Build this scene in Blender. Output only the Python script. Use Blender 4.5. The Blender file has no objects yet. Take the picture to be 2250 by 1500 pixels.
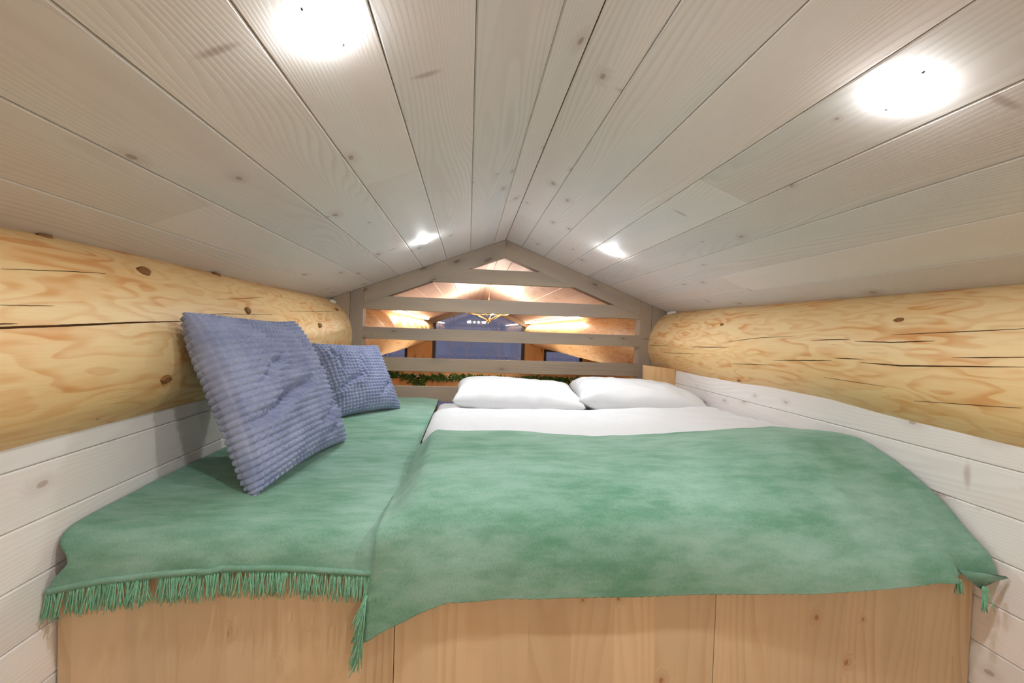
import bpy, bmesh, math, random
from mathutils import Vector, Matrix, noise
random.seed(7)
scene = bpy.context.scene
COL = scene.collection

# ------------------------------------------------------------------ camera
ZC = 1.0                                   # lens height above the loft floor
yaw, pitch, roll = math.radians(5.7737), math.radians(-1.3516), math.radians(1.8825)
fw = Vector((math.sin(yaw)*math.cos(pitch), math.cos(yaw)*math.cos(pitch), math.sin(pitch)))
rt = Vector((math.cos(yaw), -math.sin(yaw), 0)); up = rt.cross(fw)
r2 = rt*math.cos(roll) + up*math.sin(roll); u2 = up*math.cos(roll) - rt*math.sin(roll)
cam = bpy.data.cameras.new('camera'); cam.sensor_width = 36; cam.lens = 955.53*36/2250
cam.clip_start = 0.02; cam.clip_end = 200
co = bpy.data.objects.new('camera', cam); COL.objects.link(co)
M = Matrix((r2, u2, -fw)).transposed().to_4x4(); M.translation = Vector((0, 0, ZC)); co.matrix_world = M
scene.camera = co

# ------------------------------------------------------------------ world (dusk outside), exposure
w = bpy.data.worlds.new('dusk'); scene.world = w; w.use_nodes = True
w.node_tree.nodes['Background'].inputs[0].default_value = (0.33, 0.35, 0.52, 1)
w.node_tree.nodes['Background'].inputs[1].default_value = 0.42
vs = scene.view_settings
vs.view_transform = 'Standard'; vs.look = 'None'; vs.gamma = 1; vs.exposure = 0.15; vs.use_curve_mapping = False
scene.cycles.use_denoising = True
scene.cycles.max_bounces = 8; scene.cycles.diffuse_bounces = 4; scene.cycles.glossy_bounces = 3; scene.cycles.transparent_max_bounces = 8
scene.cycles.use_adaptive_sampling = True; scene.cycles.adaptive_threshold = 0.08; scene.cycles.adaptive_min_samples = 12
scene.cycles.caustics_reflective = False; scene.cycles.caustics_refractive = False
scene.cycles.sample_clamp_indirect = 6
LAMP = 160.0       # radiance of the downlight lenses
SPOT = 3.7         # watts of each downlight beam
LED = 34.0         # radiance of the light strips beyond the railing
BULB = 170.0
UPLIGHT = 1500.0  # radiance of the added uplights, out of view below the loft

# ------------------------------------------------------------------ node helpers
class N:
    def __init__(s, name):
        s.m = bpy.data.materials.new(name); s.m.use_nodes = True; s.t = s.m.node_tree
        s.b = s.t.nodes['Principled BSDF']; s.out = s.t.nodes['Material Output']
    def n(s, typ, **kw):
        nd = s.t.nodes.new(typ)
        for k, v in kw.items(): setattr(nd, k, v)
        return nd
    def link(s, a, b): s.t.links.new(a, b)
    def put(s, sock, v):
        if hasattr(v, 'is_output'): s.link(v, sock)
        else: sock.default_value = v
    def math(s, op, a, b=None, c=None, clamp=False):
        nd = s.n('ShaderNodeMath', operation=op, use_clamp=clamp)
        s.put(nd.inputs[0], a)
        if b is not None: s.put(nd.inputs[1], b)
        if c is not None: s.put(nd.inputs[2], c)
        return nd.outputs[0]
    def vmath(s, op, a, b):
        nd = s.n('ShaderNodeVectorMath', operation=op); s.put(nd.inputs[0], a); s.put(nd.inputs[1], b); return nd.outputs[0]
    def coords(s, rnd=True, which='Object'):
        tc = s.n('ShaderNodeTexCoord'); c = tc.outputs[which]
        if rnd:
            oi = s.n('ShaderNodeObjectInfo'); cb = s.n('ShaderNodeCombineXYZ')
            s.link(s.math('MULTIPLY', oi.outputs['Random'], 61.0), cb.inputs[0])
            s.link(s.math('MULTIPLY', oi.outputs['Random'], 23.7), cb.inputs[1])
            s.link(s.math('MULTIPLY', oi.outputs['Random'], 11.3), cb.inputs[2])
            c = s.vmath('ADD', c, cb.outputs[0]); s.rand = oi.outputs['Random']
        return c
    def noise(s, vec, scale=1, detail=2, rough=.5, mul=None):
        if mul is not None: vec = s.vmath('MULTIPLY', vec, mul)
        nd = s.n('ShaderNodeTexNoise'); s.link(vec, nd.inputs['Vector'])
        nd.inputs['Scale'].default_value = scale; nd.inputs['Detail'].default_value = detail
        nd.inputs['Roughness'].default_value = rough
        return nd.outputs['Fac']
    def mix(s, f, a, b, blend='MIX'):
        nd = s.n('ShaderNodeMix', data_type='RGBA', blend_type=blend)
        s.put(nd.inputs['Factor'], f); s.put(nd.inputs['A'], a); s.put(nd.inputs['B'], b)
        return nd.outputs['Result']
    def ss(s, x, a, b):
        nd = s.n('ShaderNodeMapRange', interpolation_type='SMOOTHSTEP')
        s.put(nd.inputs['Value'], x); s.put(nd.inputs['From Min'], a); s.put(nd.inputs['From Max'], b)
        return nd.outputs['Result']
    def bump(s, h, dist, strength=1.0):
        nd = s.n('ShaderNodeBump'); s.link(h, nd.inputs['Height'])
        nd.inputs['Distance'].default_value = dist; nd.inputs['Strength'].default_value = strength
        s.link(nd.outputs[0], s.b.inputs['Normal'])
    def done(s, col, rough=.5, spec=.4, **kw):
        s.put(s.b.inputs['Base Color'], col); s.put(s.b.inputs['Roughness'], rough)
        s.b.inputs['Specular IOR Level'].default_value = spec
        for k, v in kw.items(): s.put(s.b.inputs[k], v)
        return s.m
def C(r, g, b):
    f = lambda v: v/12.92 if v <= .04045 else ((v+.055)/1.055)**2.4
    return (f(r/255), f(g/255), f(b/255), 1)

def wood(name, light, dark, knot, freq=55, ring=.5, knots=.3, kscale=(2.2, 9.0), krad=.11, tone=.25, rough=.45, spec=.35,
         warp=9.0, fine=.25, bumpd=.0006, tint=None, lam=None, blue=None, spike=0):
    """sawn timber; local X runs along the grain, Y across"""
    s = N(name); p = s.coords()
    sep = s.n('ShaderNodeSeparateXYZ'); s.link(p, sep.inputs[0]); X, Y = sep.outputs[0], sep.outputs[1]
    lamr = None
    if lam:                                     # glued staves: each stave its own shade and figure
        fl = s.math('FLOOR', s.math('DIVIDE', Y, lam))
        wn = s.n('ShaderNodeTexWhiteNoise', noise_dimensions='1D'); s.link(fl, wn.inputs['W']); lamr = wn.outputs['Value']
        cb = s.n('ShaderNodeCombineXYZ'); s.link(s.math('MULTIPLY', lamr, 50.0), cb.inputs[0]); p = s.vmath('ADD', p, cb.outputs[0])
    # knots
    kv = s.vmath('MULTIPLY', p, (kscale[0], kscale[1], 0))
    wob = s.n('ShaderNodeTexNoise'); s.link(p, wob.inputs['Vector']); wob.inputs['Scale'].default_value = 14; wob.inputs['Detail'].default_value = 0
    kv = s.vmath('ADD', kv, s.vmath('MULTIPLY', wob.outputs['Color'], (.10, .16, 0)))
    vo = s.n('ShaderNodeTexVoronoi', voronoi_dimensions='2D'); s.link(kv, vo.inputs['Vector']); vo.inputs['Scale'].default_value = 1
    sc = s.n('ShaderNodeSeparateColor'); s.link(vo.outputs['Color'], sc.inputs[0])
    on = s.math('LESS_THAN', sc.outputs[0], knots)
    rad = s.math('MULTIPLY', s.math('ADD', sc.outputs[1], .35), krad)
    dist = vo.outputs['Distance']
    km = s.math('MULTIPLY', s.math('SUBTRACT', 1.0, s.ss(s.math('DIVIDE', dist, rad), .55, 1.0)), on)
    halo = s.math('MULTIPLY', s.math('SUBTRACT', 1.0, s.ss(s.math('DIVIDE', dist, rad), .6, 4.0)), on)
    if spike:                                   # side-cut branches: dark streaks lying across the board
        vs2 = s.n('ShaderNodeTexVoronoi', voronoi_dimensions='2D'); s.link(s.vmath('MULTIPLY', s.vmath('ADD', p, s.vmath('MULTIPLY', wob.outputs['Color'], (.012, .03, 0))), (13, 3.4, 0)), vs2.inputs['Vector']); vs2.inputs['Scale'].default_value = 1
        sc2 = s.n('ShaderNodeSeparateColor'); s.link(vs2.outputs['Color'], sc2.inputs[0])
        spk = s.math('MULTIPLY', s.math('SUBTRACT', 1.0, s.ss(vs2.outputs['Distance'], .03, .16)), s.math('LESS_THAN', sc2.outputs[0], spike))
    # growth rings
    n1 = s.noise(p, 1, 1, .5, (.75, 5.5, 5.5)); n2 = s.noise(p, 1, 0, .5, (4, 22, 22))
    v = s.math('ADD', s.math('MULTIPLY', s.math('MULTIPLY', Y, s.math('MULTIPLY_ADD', s.rand, .9, .35)), freq), s.math('MULTIPLY', n1, warp))
    v = s.math('ADD', v, s.math('MULTIPLY', n2, .8)); v = s.math('ADD', v, s.math('MULTIPLY', halo, 2.2))
    ph = s.math('FRACT', v)
    line = s.math('MULTIPLY', s.ss(ph, .25, .85), s.math('SUBTRACT', 1.0, s.ss(ph, .88, 1.0)))
    fg = s.noise(p, 1, 1, .6, (9, 420, 420))
    bl = s.noise(p, 1, 2, .55, (1.1, 6, 6)); amp = s.ss(n1, .3, .7)
    f = s.math('MULTIPLY', line, s.math('MULTIPLY_ADD', amp, ring*.7, ring*.3))
    f = s.math('ADD', f, s.math('MULTIPLY', s.math('SUBTRACT', fg, .5), fine), clamp=True)
    col = s.mix(f, light, dark)
    if tint: col = s.mix(s.math('MULTIPLY', s.ss(bl, .38, .68), tone), col, tint)
    if blue: col = s.mix(s.math('MULTIPLY', s.ss(bl, .50, .28), .4), col, blue)
    # each board (or stave) a shade of its own
    rv = lamr if lamr is not None else s.rand
    val = s.math('MULTIPLY_ADD', rv, .16, .92)
    hs = s.n('ShaderNodeHueSaturation'); s.link(col, hs.inputs['Color']); s.link(val, hs.inputs['Value']); col = hs.outputs[0]
    if spike: col = s.mix(s.math('MULTIPLY', spk, .55), col, knot)
    col = s.mix(s.math('MULTIPLY', halo, .22), col, knot)
    col = s.mix(s.math('MULTIPLY', km, .7), col, knot)
    s.bump(s.math('ADD', s.math('MULTIPLY', line, -.6), s.math('MULTIPLY', fg, .5)), bumpd, .6)
    return s.done(col, rough, spec)

def plain(name, col, rough=.5, metal=0, spec=.4):
    s = N(name); n = s.noise(s.coords(), 9, 2); return s.done(s.mix(s.math('MULTIPLY', n, .12), col, (col[0]*.7, col[1]*.7, col[2]*.7, 1)), rough, spec, Metallic=metal)
def emit(name, col, st):
    s = N(name); s.b.inputs['Emission Color'].default_value = col; s.b.inputs['Emission Strength'].default_value = st
    return s.done((.8, .8, .8, 1))

MT = {}
MT['white'] = wood('whitewashed_board', C(222, 217, 213), C(186, 175, 168), C(158, 134, 124), freq=120, ring=.34, spike=.045, knots=.14, kscale=(5.5, 10.5), krad=.085,
                   tint=C(218, 204, 198), tone=.5, blue=C(204, 205, 205), rough=.6, spec=.14, warp=24, bumpd=.0002)
MT['wallw'] = wood('limed_wall_board', C(240, 236, 232), C(214, 205, 200), C(176, 152, 143), freq=115, ring=.34, spike=.03, knots=.18, kscale=(5.5, 11.5), krad=.095,
                   tint=C(234, 222, 216), tone=.5, rough=.55, spec=.2, warp=22, bumpd=.0002)
MT['peach'] = wood('warm_light_tinted_roof_board', C(226, 200, 182), C(202, 166, 144), C(150, 110, 86), freq=70, ring=.4, knots=.14, kscale=(5, 9.5), tint=C(220, 184, 170), tone=.5, warp=9)  # bare wood tone plus the room's warm light, mixed into the base colour
MT['grey'] = wood('grey_stained_timber', C(172, 154, 133), C(142, 123, 106), C(102, 88, 78), freq=150, ring=.4, knots=.22, spike=.04, kscale=(4.5, 10), krad=.13,
                  tint=C(142, 132, 125), tone=.6, rough=.55, spec=.25, warp=7, fine=.35)
MT['pine'] = wood('pine_panel', C(222, 194, 156), C(198, 160, 119), C(166, 100, 62), freq=42, ring=.5, knots=.13, kscale=(9, 12), krad=.085,
                  tint=C(219, 188, 148), tone=.5, lam=.105, rough=.5, spec=.3, warp=9)
MT['amber'] = wood('amber_timber', C(236, 196, 144), C(216, 164, 108), C(120, 66, 30), freq=40, ring=.5, knots=.2, tint=C(222, 172, 116), tone=.5, warp=8)
MT['floorw'] = wood('floor_board', C(205, 170, 125), C(180, 140, 95), C(120, 80, 50), freq=60)

def log_mat():
    s = N('peeled_log'); p = s.coords()
    a = s.noise(p, 1, 1, .55, (2.0, 8, 8)); b = s.noise(p, 1, 1, .6, (5.5, 24, 24))
    v = s.math('ADD', s.math('MULTIPLY', a, 9.0), s.math('MULTIPLY', b, 3.0)); ph = s.math('FRACT', v)
    line = s.math('MULTIPLY', s.ss(ph, .30, .80), s.math('SUBTRACT', 1.0, s.ss(ph, .84, 1.0)))
    blot = s.ss(s.noise(p, 1, 2, .6, (3.5, 17, 17)), .48, .66)
    fine = s.noise(p, 1, 1, .6, (14, 260, 260)); big = s.noise(p, 1, 0, .5, (.9, 3, 3))
    col = s.mix(s.ss(big, .3, .7), C(239, 211, 162), C(235, 201, 144))
    col = s.mix(s.math('MULTIPLY', blot, .45), col, C(230, 178, 116))
    col = s.mix(s.math('MULTIPLY', line, s.math('MULTIPLY_ADD', blot, .5, .32)), col, C(214, 146, 80))
    col = s.mix(s.math('MULTIPLY', s.math('SUBTRACT', fine, .4), .3, clamp=True), col, C(190, 140, 84))
    # fine drying checks
    ck = s.noise(p, 1, 1, .5, (1.3, 34, 34)); ckm = s.math('SUBTRACT', 1.0, s.ss(s.math('ABSOLUTE', s.math('SUBTRACT', ck, .5)), .0, .006))
    ckm = s.math('MULTIPLY', ckm, s.ss(a, .58, .64))
    col = s.mix(s.math('MULTIPLY', ckm, .55), col, C(120, 76, 36))
    s.bump(s.math('ADD', s.math('MULTIPLY', fine, .3), s.math('MULTIPLY', a, 4.0)), .0012, .5)
    return s.done(col, .45, .35)
MT['log'] = log_mat()
MT['crack'] = plain('crack_shadow', C(72, 44, 22), .9, spec=.1)
def knot_mat():
    s = N('log_knot'); p = s.coords(); g = s.noise(p, 90, 3, .7)
    return s.done(s.mix(g, C(170, 118, 66), C(92, 58, 34)), .6, .3)
MT['knot'] = knot_mat()

def velvet():
    s = N('green_plush'); p = s.coords()
    nap = s.noise(p, 1, 2, .6, (3.2, 4.5, 4.5)); nap2 = s.noise(p, 1, 3, .65, (9, 30, 26)); fz = s.noise(p, 1, 1, .7, (420, 160, 160))
    f = s.math('ADD', s.math('MULTIPLY', s.ss(nap, .3, .7), .45), s.math('MULTIPLY', s.ss(nap2, .3, .7), .38))
    f = s.math('ADD', f, s.math('MULTIPLY', s.math('SUBTRACT', fz, .5), .5), clamp=True)
    col = s.mix(f, C(97, 143, 116), C(158, 189, 173))
    s.bump(fz, .0012, .7)
    return s.done(col, .95, .1, **{'Sheen Weight': .35, 'Sheen Roughness': .45, 'Sheen Tint': C(205, 235, 220)})
MT['green'] = velvet()
def yarn():
    s = N('green_yarn'); g = s.noise(s.coords(), 160, 2)
    return s.done(s.mix(g, C(86, 156, 114), C(156, 208, 176)), .8, .2, **{'Sheen Weight': .3})
MT['yarn'] = yarn()
def plush_blue():
    s = N('blue_grey_plush'); p = s.coords(); n = s.noise(p, 14, 3); fz = s.noise(p, 520, 3, .7)
    f = s.math('ADD', s.math('MULTIPLY', s.ss(n, .3, .7), .5), s.math('MULTIPLY', fz, .5), clamp=True)
    s.bump(fz, .0011, .7)
    return s.done(s.mix(f, C(124, 132, 164), C(168, 174, 200)), .95, .1, **{'Sheen Weight': .5, 'Sheen Roughness': .4, 'Sheen Tint': C(215, 220, 240)})
MT['blue'] = plush_blue()
def linen():
    s = N('white_cotton'); p = s.coords(); fz = s.noise(p, 700, 2); wr = s.noise(p, 1, 3, .55, (26, 9, 12))
    s.bump(s.math('ADD', s.math('MULTIPLY', fz, .05), wr), .007, .5)
    return s.done((.75, .75, .76, 1), .85, .15, **{'Sheen Weight': .1})
MT['cotton'] = linen()
MT['matt'] = plain('taupe_mattress', C(150, 134, 126), .9)
MT['trimwhite'] = plain('white_enamel', C(240, 240, 238), .35)
MT['clip'] = plain('dark_spring_clip', C(70, 62, 58), .5)
MT['frame'] = plain('charcoal_frame', C(84, 84, 80), .5)
MT['brass'] = plain('brass', C(212, 172, 110), .28, 1.0)
MT['foam'] = plain('white_sealant', C(236, 232, 224), .8)
MT['snow'] = plain('snow', C(235, 238, 248), .8)
def leafm():
    s = N('garland_leaf'); g = s.noise(s.coords(), 30, 2)
    return s.done(s.mix(s.ss(g, .35, .65), C(48, 104, 40), C(116, 152, 92)), .6, .3)
MT['leaf'] = leafm()
MT['berry'] = plain('cream_berry', C(246, 232, 206), .4)
MT['lens'] = emit('downlight_glow', (.925, .965, 1, 1), LAMP)
MT['led'] = emit('led_strip_glow', (1, .90, .76, 1), LED)
MT['uplightglow'] = emit('added_uplight_glow', (1, .90, .78, 1), UPLIGHT)
MT['bulb'] = emit('bulb_glow', (1, .90, .78, 1), BULB)
def glass():
    s = N('window_glass'); fr = s.n('ShaderNodeFresnel'); fr.inputs[0].default_value = 1.5
    tr = s.n('ShaderNodeBsdfTransparent'); tr.inputs[0].default_value = (.92, .93, .98, 1)
    gl = s.n('ShaderNodeBsdfGlossy'); gl.inputs['Roughness'].default_value = .03
    mx = s.n('ShaderNodeMixShader'); f = s.math('MULTIPLY', fr.outputs[0], 1.8, clamp=True)
    s.link(f, mx.inputs[0]); s.link(tr.outputs[0], mx.inputs[1]); s.link(gl.outputs[0], mx.inputs[2])
    p = s.coords(False); st = s.noise(p, 1, 2, .5, (26, 1, 1.3)); bl = s.noise(p, 2.2, 4, .6)
    f2 = s.math('ADD', s.math('MULTIPLY', s.ss(st, .60, .67), .30), s.math('MULTIPLY', s.ss(bl, .45, .75), .07), clamp=True)
    df = s.n('ShaderNodeBsdfDiffuse'); df.inputs[0].default_value = C(196, 196, 220); m2 = s.n('ShaderNodeMixShader')
    s.link(f2, m2.inputs[0]); s.link(mx.outputs[0], m2.inputs[1]); s.link(df.outputs[0], m2.inputs[2])
    s.link(m2.outputs[0], s.out.inputs['Surface']); return s.m
MT['glass'] = glass()

# ------------------------------------------------------------------ object helpers
def wm(o):
    m = o.matrix_basis.copy()
    while o.parent: o = o.parent; m = o.matrix_basis @ m
    return m
def link(name, me, parent=None, mat=None, smooth=False, mw=None):
    o = bpy.data.objects.new(name, me); COL.objects.link(o)
    if mat is not None and not me.materials: me.materials.append(MT[mat])
    if smooth and me.polygons: me.polygons.foreach_set('use_smooth', [True]*len(me.polygons))
    if mw is not None: o.matrix_world = mw
    if parent is not None:
        inv = wm(parent).inverted(); o.parent = parent
        o.matrix_basis = inv @ mw if mw is not None else inv
    return o
def pydata(name, vs_, fs, mat, parent=None, smooth=False, mw=None):
    me = bpy.data.meshes.new(name); me.from_pydata([tuple(v) for v in vs_], [], fs); me.update()
    bm = bmesh.new(); bm.from_mesh(me); bmesh.ops.recalc_face_normals(bm, faces=bm.faces); bm.to_mesh(me); bm.free()
    return link(name, me, parent, mat, smooth, mw)
def empty(name, loc=(0, 0, 0), rz=0):
    o = bpy.data.objects.new(name, None); COL.objects.link(o); o.location = loc; o.rotation_euler = (0, 0, rz)
    o.matrix_basis = Matrix.Translation(loc) @ Matrix.Rotation(rz, 4, 'Z'); o.empty_display_size = .1; return o
def tag(o, label=None, cat=None, group=None, kind=None):
    if label: o['label'] = label
    if cat: o['category'] = cat
    if group: o['group'] = group
    if kind: o['kind'] = kind
    return o
def V(x, y, z): return Vector((x, y, z+ZC))          # heights below are measured from the lens
def basis(o, ex, ey):
    ex = Vector(ex).normalized(); ey = Vector(ey).normalized(); ez = ex.cross(ey)
    m = Matrix((ex, ey, ez)).transposed().to_4x4(); m.translation = o; return m
_bc = {}
def board_mesh(L, W, T, ch, mat):
    """board along X (0..L), across Y (0..W), face at z=0 with eased long edges"""
    key = (round(L, 4), round(W, 4), T, ch, mat)
    if key in _bc: return _bc[key]
    pr = [(0, -T), (0, -ch), (ch, 0), (W-ch, 0), (W, -ch), (W, -T)]
    e = min(.0008, ch)
    vs_ = [(0, y, z) for y, z in pr] + [(L, y, z) for y, z in pr]; n = len(pr)
    fs = [[i, (i+1) % n, n+(i+1) % n, n+i] for i in range(n)] + [list(range(n))[::-1], list(range(n, 2*n))]
    me = bpy.data.meshes.new('board'); me.from_pydata(vs_, [], fs); me.materials.append(MT[mat])
    bm = bmesh.new(); bm.from_mesh(me); bmesh.ops.recalc_face_normals(bm, faces=bm.faces); bm.to_mesh(me); bm.free()
    _bc[key] = me; return me
def board(name, o, ex, ey, L, W, mat, parent, T=.018, ch=.003):
    return link(name, board_mesh(L, W, T, ch, mat), parent, mw=basis(o, ex, ey))
def prism(name, poly, y0, y1, mat, parent=None, along=(1, 0, 0), bev=.003):
    """timber with an outline in X/Z (heights from the lens), from y0 (front) to y1; grain follows `along`"""
    o = V(poly[0][0], y0, poly[0][1]); ex = Vector(along).normalized(); ez = Vector((0, -1, 0)); ey = ez.cross(ex)
    m = Matrix((ex, ey, ez)).transposed().to_4x4(); m.translation = o; mi = m.inverted()
    bm = bmesh.new()
    f = [bm.verts.new(mi @ V(x, y0, z)) for x, z in poly]; b = [bm.verts.new(mi @ V(x, y1, z)) for x, z in poly]
    n = len(poly); bm.faces.new(f); bm.faces.new(b[::-1])
    for i in range(n): bm.faces.new([f[i], b[i], b[(i+1) % n], f[(i+1) % n]])
    bmesh.ops.recalc_face_normals(bm, faces=bm.faces)
    if bev: bmesh.ops.bevel(bm, geom=bm.edges[:], offset=bev, segments=2, affect='EDGES', profile=.7)
    me = bpy.data.meshes.new(name); bm.to_mesh(me); bm.free()
    return link(name, me, parent, mat, mw=m)
def boxo(name, lo, hi, mat, parent=None, along='X', bev=.002):
    """box between two corners (world metres)"""
    lo, hi = Vector(lo), Vector(hi)
    ax = {'X': ((1, 0, 0), (0, 1, 0)), 'Y': ((0, 1, 0), (1, 0, 0)), 'Z': ((0, 0, 1), (1, 0, 0))}[along]
    m = basis(lo, *ax); mi = m.inverted(); bm = bmesh.new()
    bmesh.ops.create_cube(bm, size=1)
    for v in bm.verts: v.co = mi @ Vector([lo[k]+(v.co[k]+.5)*(hi[k]-lo[k]) for k in range(3)])
    bmesh.ops.recalc_face_normals(bm, faces=bm.faces)
    if bev: bmesh.ops.bevel(bm, geom=bm.edges[:], offset=bev, segments=2, affect='EDGES', profile=.7)
    me = bpy.data.meshes.new(name); bm.to_mesh(me); bm.free()
    return link(name, me, parent, mat, mw=m)
def tube_into(vs_, fs, pts, rads, sides=6, cap=True):
    """append a tube along pts to the vert/face lists"""
    base = len(vs_); n = len(pts); ref = None
    for i, p in enumerate(pts):
        d = (Vector(pts[min(i+1, n-1)])-Vector(pts[max(i-1, 0)])).normalized()
        if ref is None: ref = Vector((0, 0, 1)) if abs(d.z) < .9 else Vector((1, 0, 0))
        a = d.cross(ref).normalized(); b = a.cross(d).normalized(); ref = b
        r = rads[i] if hasattr(rads, '__len__') else rads
        for k in range(sides):
            t = 2*math.pi*k/sides; vs_.append(Vector(p)+a*(r*math.cos(t))+b*(r*math.sin(t)))
    for i in range(n-1):
        for k in range(sides):
            k2 = (k+1) % sides; fs.append([base+i*sides+k, base+i*sides+k2, base+(i+1)*sides+k2, base+(i+1)*sides+k])
    if cap: fs.append([base+k for k in range(sides)][::-1]); fs.append([base+(n-1)*sides+k for k in range(sides)])
def tube(name, pts, rads, mat, parent=None, sides=8, smooth=True):
    vs_, fs = [], []; tube_into(vs_, fs, pts, rads, sides); return pydata(name, vs_, fs, mat, parent, smooth)
def lathe(name, prof, mat, parent, mw, seg=32, smooth=True):
    vs_, fs = [], []; n = len(prof)
    for k in range(seg):
        t = 2*math.pi*k/seg
        for r, z in prof: vs_.append((r*math.cos(t), r*math.sin(t), z))
    for k in range(seg):
        k2 = (k+1) % seg
        for i in range(n-1): fs.append([k*n+i, k2*n+i, k2*n+i+1, k*n+i+1])
    o = pydata(name, vs_, fs, mat, parent, smooth, mw)
    bm = bmesh.new(); bm.from_mesh(o.data); bmesh.ops.remove_doubles(bm, verts=bm.verts, dist=1e-6)
    bmesh.ops.recalc_face_normals(bm, faces=bm.faces); bm.to_mesh(o.data); bm.free()
    if smooth: o.data.polygons.foreach_set('use_smooth', [True]*len(o.data.polygons))
    return o
def sst(a, b, x):
    t = max(0., min(1., (x-a)/(b-a))); return t*t*(3-2*t)
def lerp(a, b, t): return a+(b-a)*t
def interp(tab, x):
    if x <= tab[0][0]: return tab[0][1]
    for (x0, y0), (x1, y1) in zip(tab, tab[1:]):
        if x <= x1:
            t = (x-x0)/(x1-x0); t = t*t*(3-2*t) if False else t; return lerp(y0, y1, t)
    return tab[-1][1]
def nz(x, y, z=0): return noise.noise(Vector((x, y, z)))
def grid(name, fn, nu, nv, mat, parent=None, solid=None, closed_u=False):
    vs_ = [fn(i/(nu-1), j/(nv-1)) for i in range(nu) for j in range(nv)]
    fs = [[i*nv+j, (i+1)*nv+j, (i+1)*nv+j+1, i*nv+j+1] for i in range(nu-1) for j in range(nv-1)]
    o = pydata(name, vs_, fs, mat, parent, True)
    if solid:
        md = o.modifiers.new('thick', 'SOLIDIFY'); md.thickness = solid; md.offset = 0
    return o

# ------------------------------------------------------------------ key dimensions (from the lens)
XA, ZA, S = .2388, .6282, .3876            # ridge and roof slope
CS = 1/math.sqrt(1+S*S); SN = S*CS
D2 = 3.0                                    # railing
D1 = 1.003                                  # bed front
XL, XR = -.857, 1.350                       # knee walls
YB, YF = -1.6, 10.1                         # back wall, far wall
LOGR, LZ, LXL, LXR = .26, -.066, -1.03, 1.545
def roof(x): return ZA - S*abs(x-XA)

# ------------------------------------------------------------------ ceiling boards
ceil = tag(empty('ceiling', (XA, 0, ZA+ZC)), 'whitewashed board ceiling sloping both ways above the bed', kind='structure')
far_ceil = tag(empty('ceiling', (XA, D2+.1, ZA+ZC)), 'board ceiling of the room beyond the railing, warm light in its colour', kind='structure')
def slope_boards(side, edges, y0, y1, splits, mat, parent):
    for k, (a, b) in enumerate(zip(edges, edges[1:])):
        ys = [y0] + sorted(splits.get(k, [])) + [y1]
        for c, d in zip(ys, ys[1:]):
            W = (b-a)/CS - .0012; L = d-c-.0008
            if side > 0: o, ex, ey = V(XA+a, c, ZA-S*a), (0, 1, 0), (CS, 0, -SN)
            else: o, ex, ey = V(XA-a, d-.0008, ZA-S*a), (0, -1, 0), (-CS, 0, -SN)
            board('board', o, ex, ey, L, W, mat, parent, T=.018, ch=.0028)
eR = [0, .1129] + [.1129+.1565*k for k in range(1, 9)]
eL = [0, .0840] + [.0840+.1577*k for k in range(1, 9)]
slope_boards(1, eR, YB, D2+.10, {0: [2.32], 1: [-.5], 3: [1.228], 5: [-.2], 6: [1.9]}, 'white', ceil)
slope_boards(-1, eL, YB, D2+.10, {0: [2.45], 2: [-.3], 3: [1.333], 6: [1.15], 4: [-.6]}, 'white', ceil)
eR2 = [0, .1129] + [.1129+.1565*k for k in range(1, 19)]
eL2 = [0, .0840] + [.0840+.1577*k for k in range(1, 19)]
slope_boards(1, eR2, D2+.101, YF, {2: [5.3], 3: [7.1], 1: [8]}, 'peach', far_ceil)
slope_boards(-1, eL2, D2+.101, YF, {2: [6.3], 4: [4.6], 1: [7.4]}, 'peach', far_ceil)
# roof deck above the boards keeps daylight out
for sd in (1, -1):
    pydata('roof_deck', [V(XA, YB-.1, ZA+.03), V(XA+sd*3.2, YB-.1, roof(XA+3.2)+.03), V(XA+sd*3.2, YF+.1, roof(XA+3.2)+.03), V(XA, YF+.1, ZA+.03),
                         V(XA, YB-.1, ZA+.06), V(XA+sd*3.2, YB-.1, roof(XA+3.2)+.06), V(XA+sd*3.2, YF+.1, roof(XA+3.2)+.06), V(XA, YF+.1, ZA+.06)],
           [[0, 1, 2, 3], [4, 5, 6, 7], [0, 1, 5, 4], [1, 2, 6, 5], [2, 3, 7, 6], [3, 0, 4, 7]], 'floorw', ceil)

# ------------------------------------------------------------------ knee walls: boards and the log above them
def log_surface(side, y, th, lift=0):
    """point on a log; th in degrees, 0 faces the room, 90 is the top"""
    xc = LXL if side < 0 else LXR
    t = math.radians(th); sd = 11.3 if side < 0 else 47.9
    r = LOGR + .010*nz(y*1.1+sd, math.cos(t)*1.3, math.sin(t)*1.3) + .0035*nz(y*4+sd, math.cos(t)*4, math.sin(t)*4)
    if side > 0:
        g = math.exp(-((th+42)/26)**2); r -= g*interp([(.9, -.006), (1.1, .004), (1.5, .018), (2.2, .012), (2.8, .012), (3.2, 0)], y)
    if side < 0 and y > 3.2:                     # axe-hewn hollows
        g = math.exp(-((th-48)/30)**2)*sst(3.2, 3.5, y)*(1-sst(8.5, 9.5, y)); r -= g*.045*(.5+.5*math.cos(y*2*math.pi/.72))**.6
    return V(xc - side*(r+lift)*math.cos(t), y, LZ+(r+lift)*math.sin(t))
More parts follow.
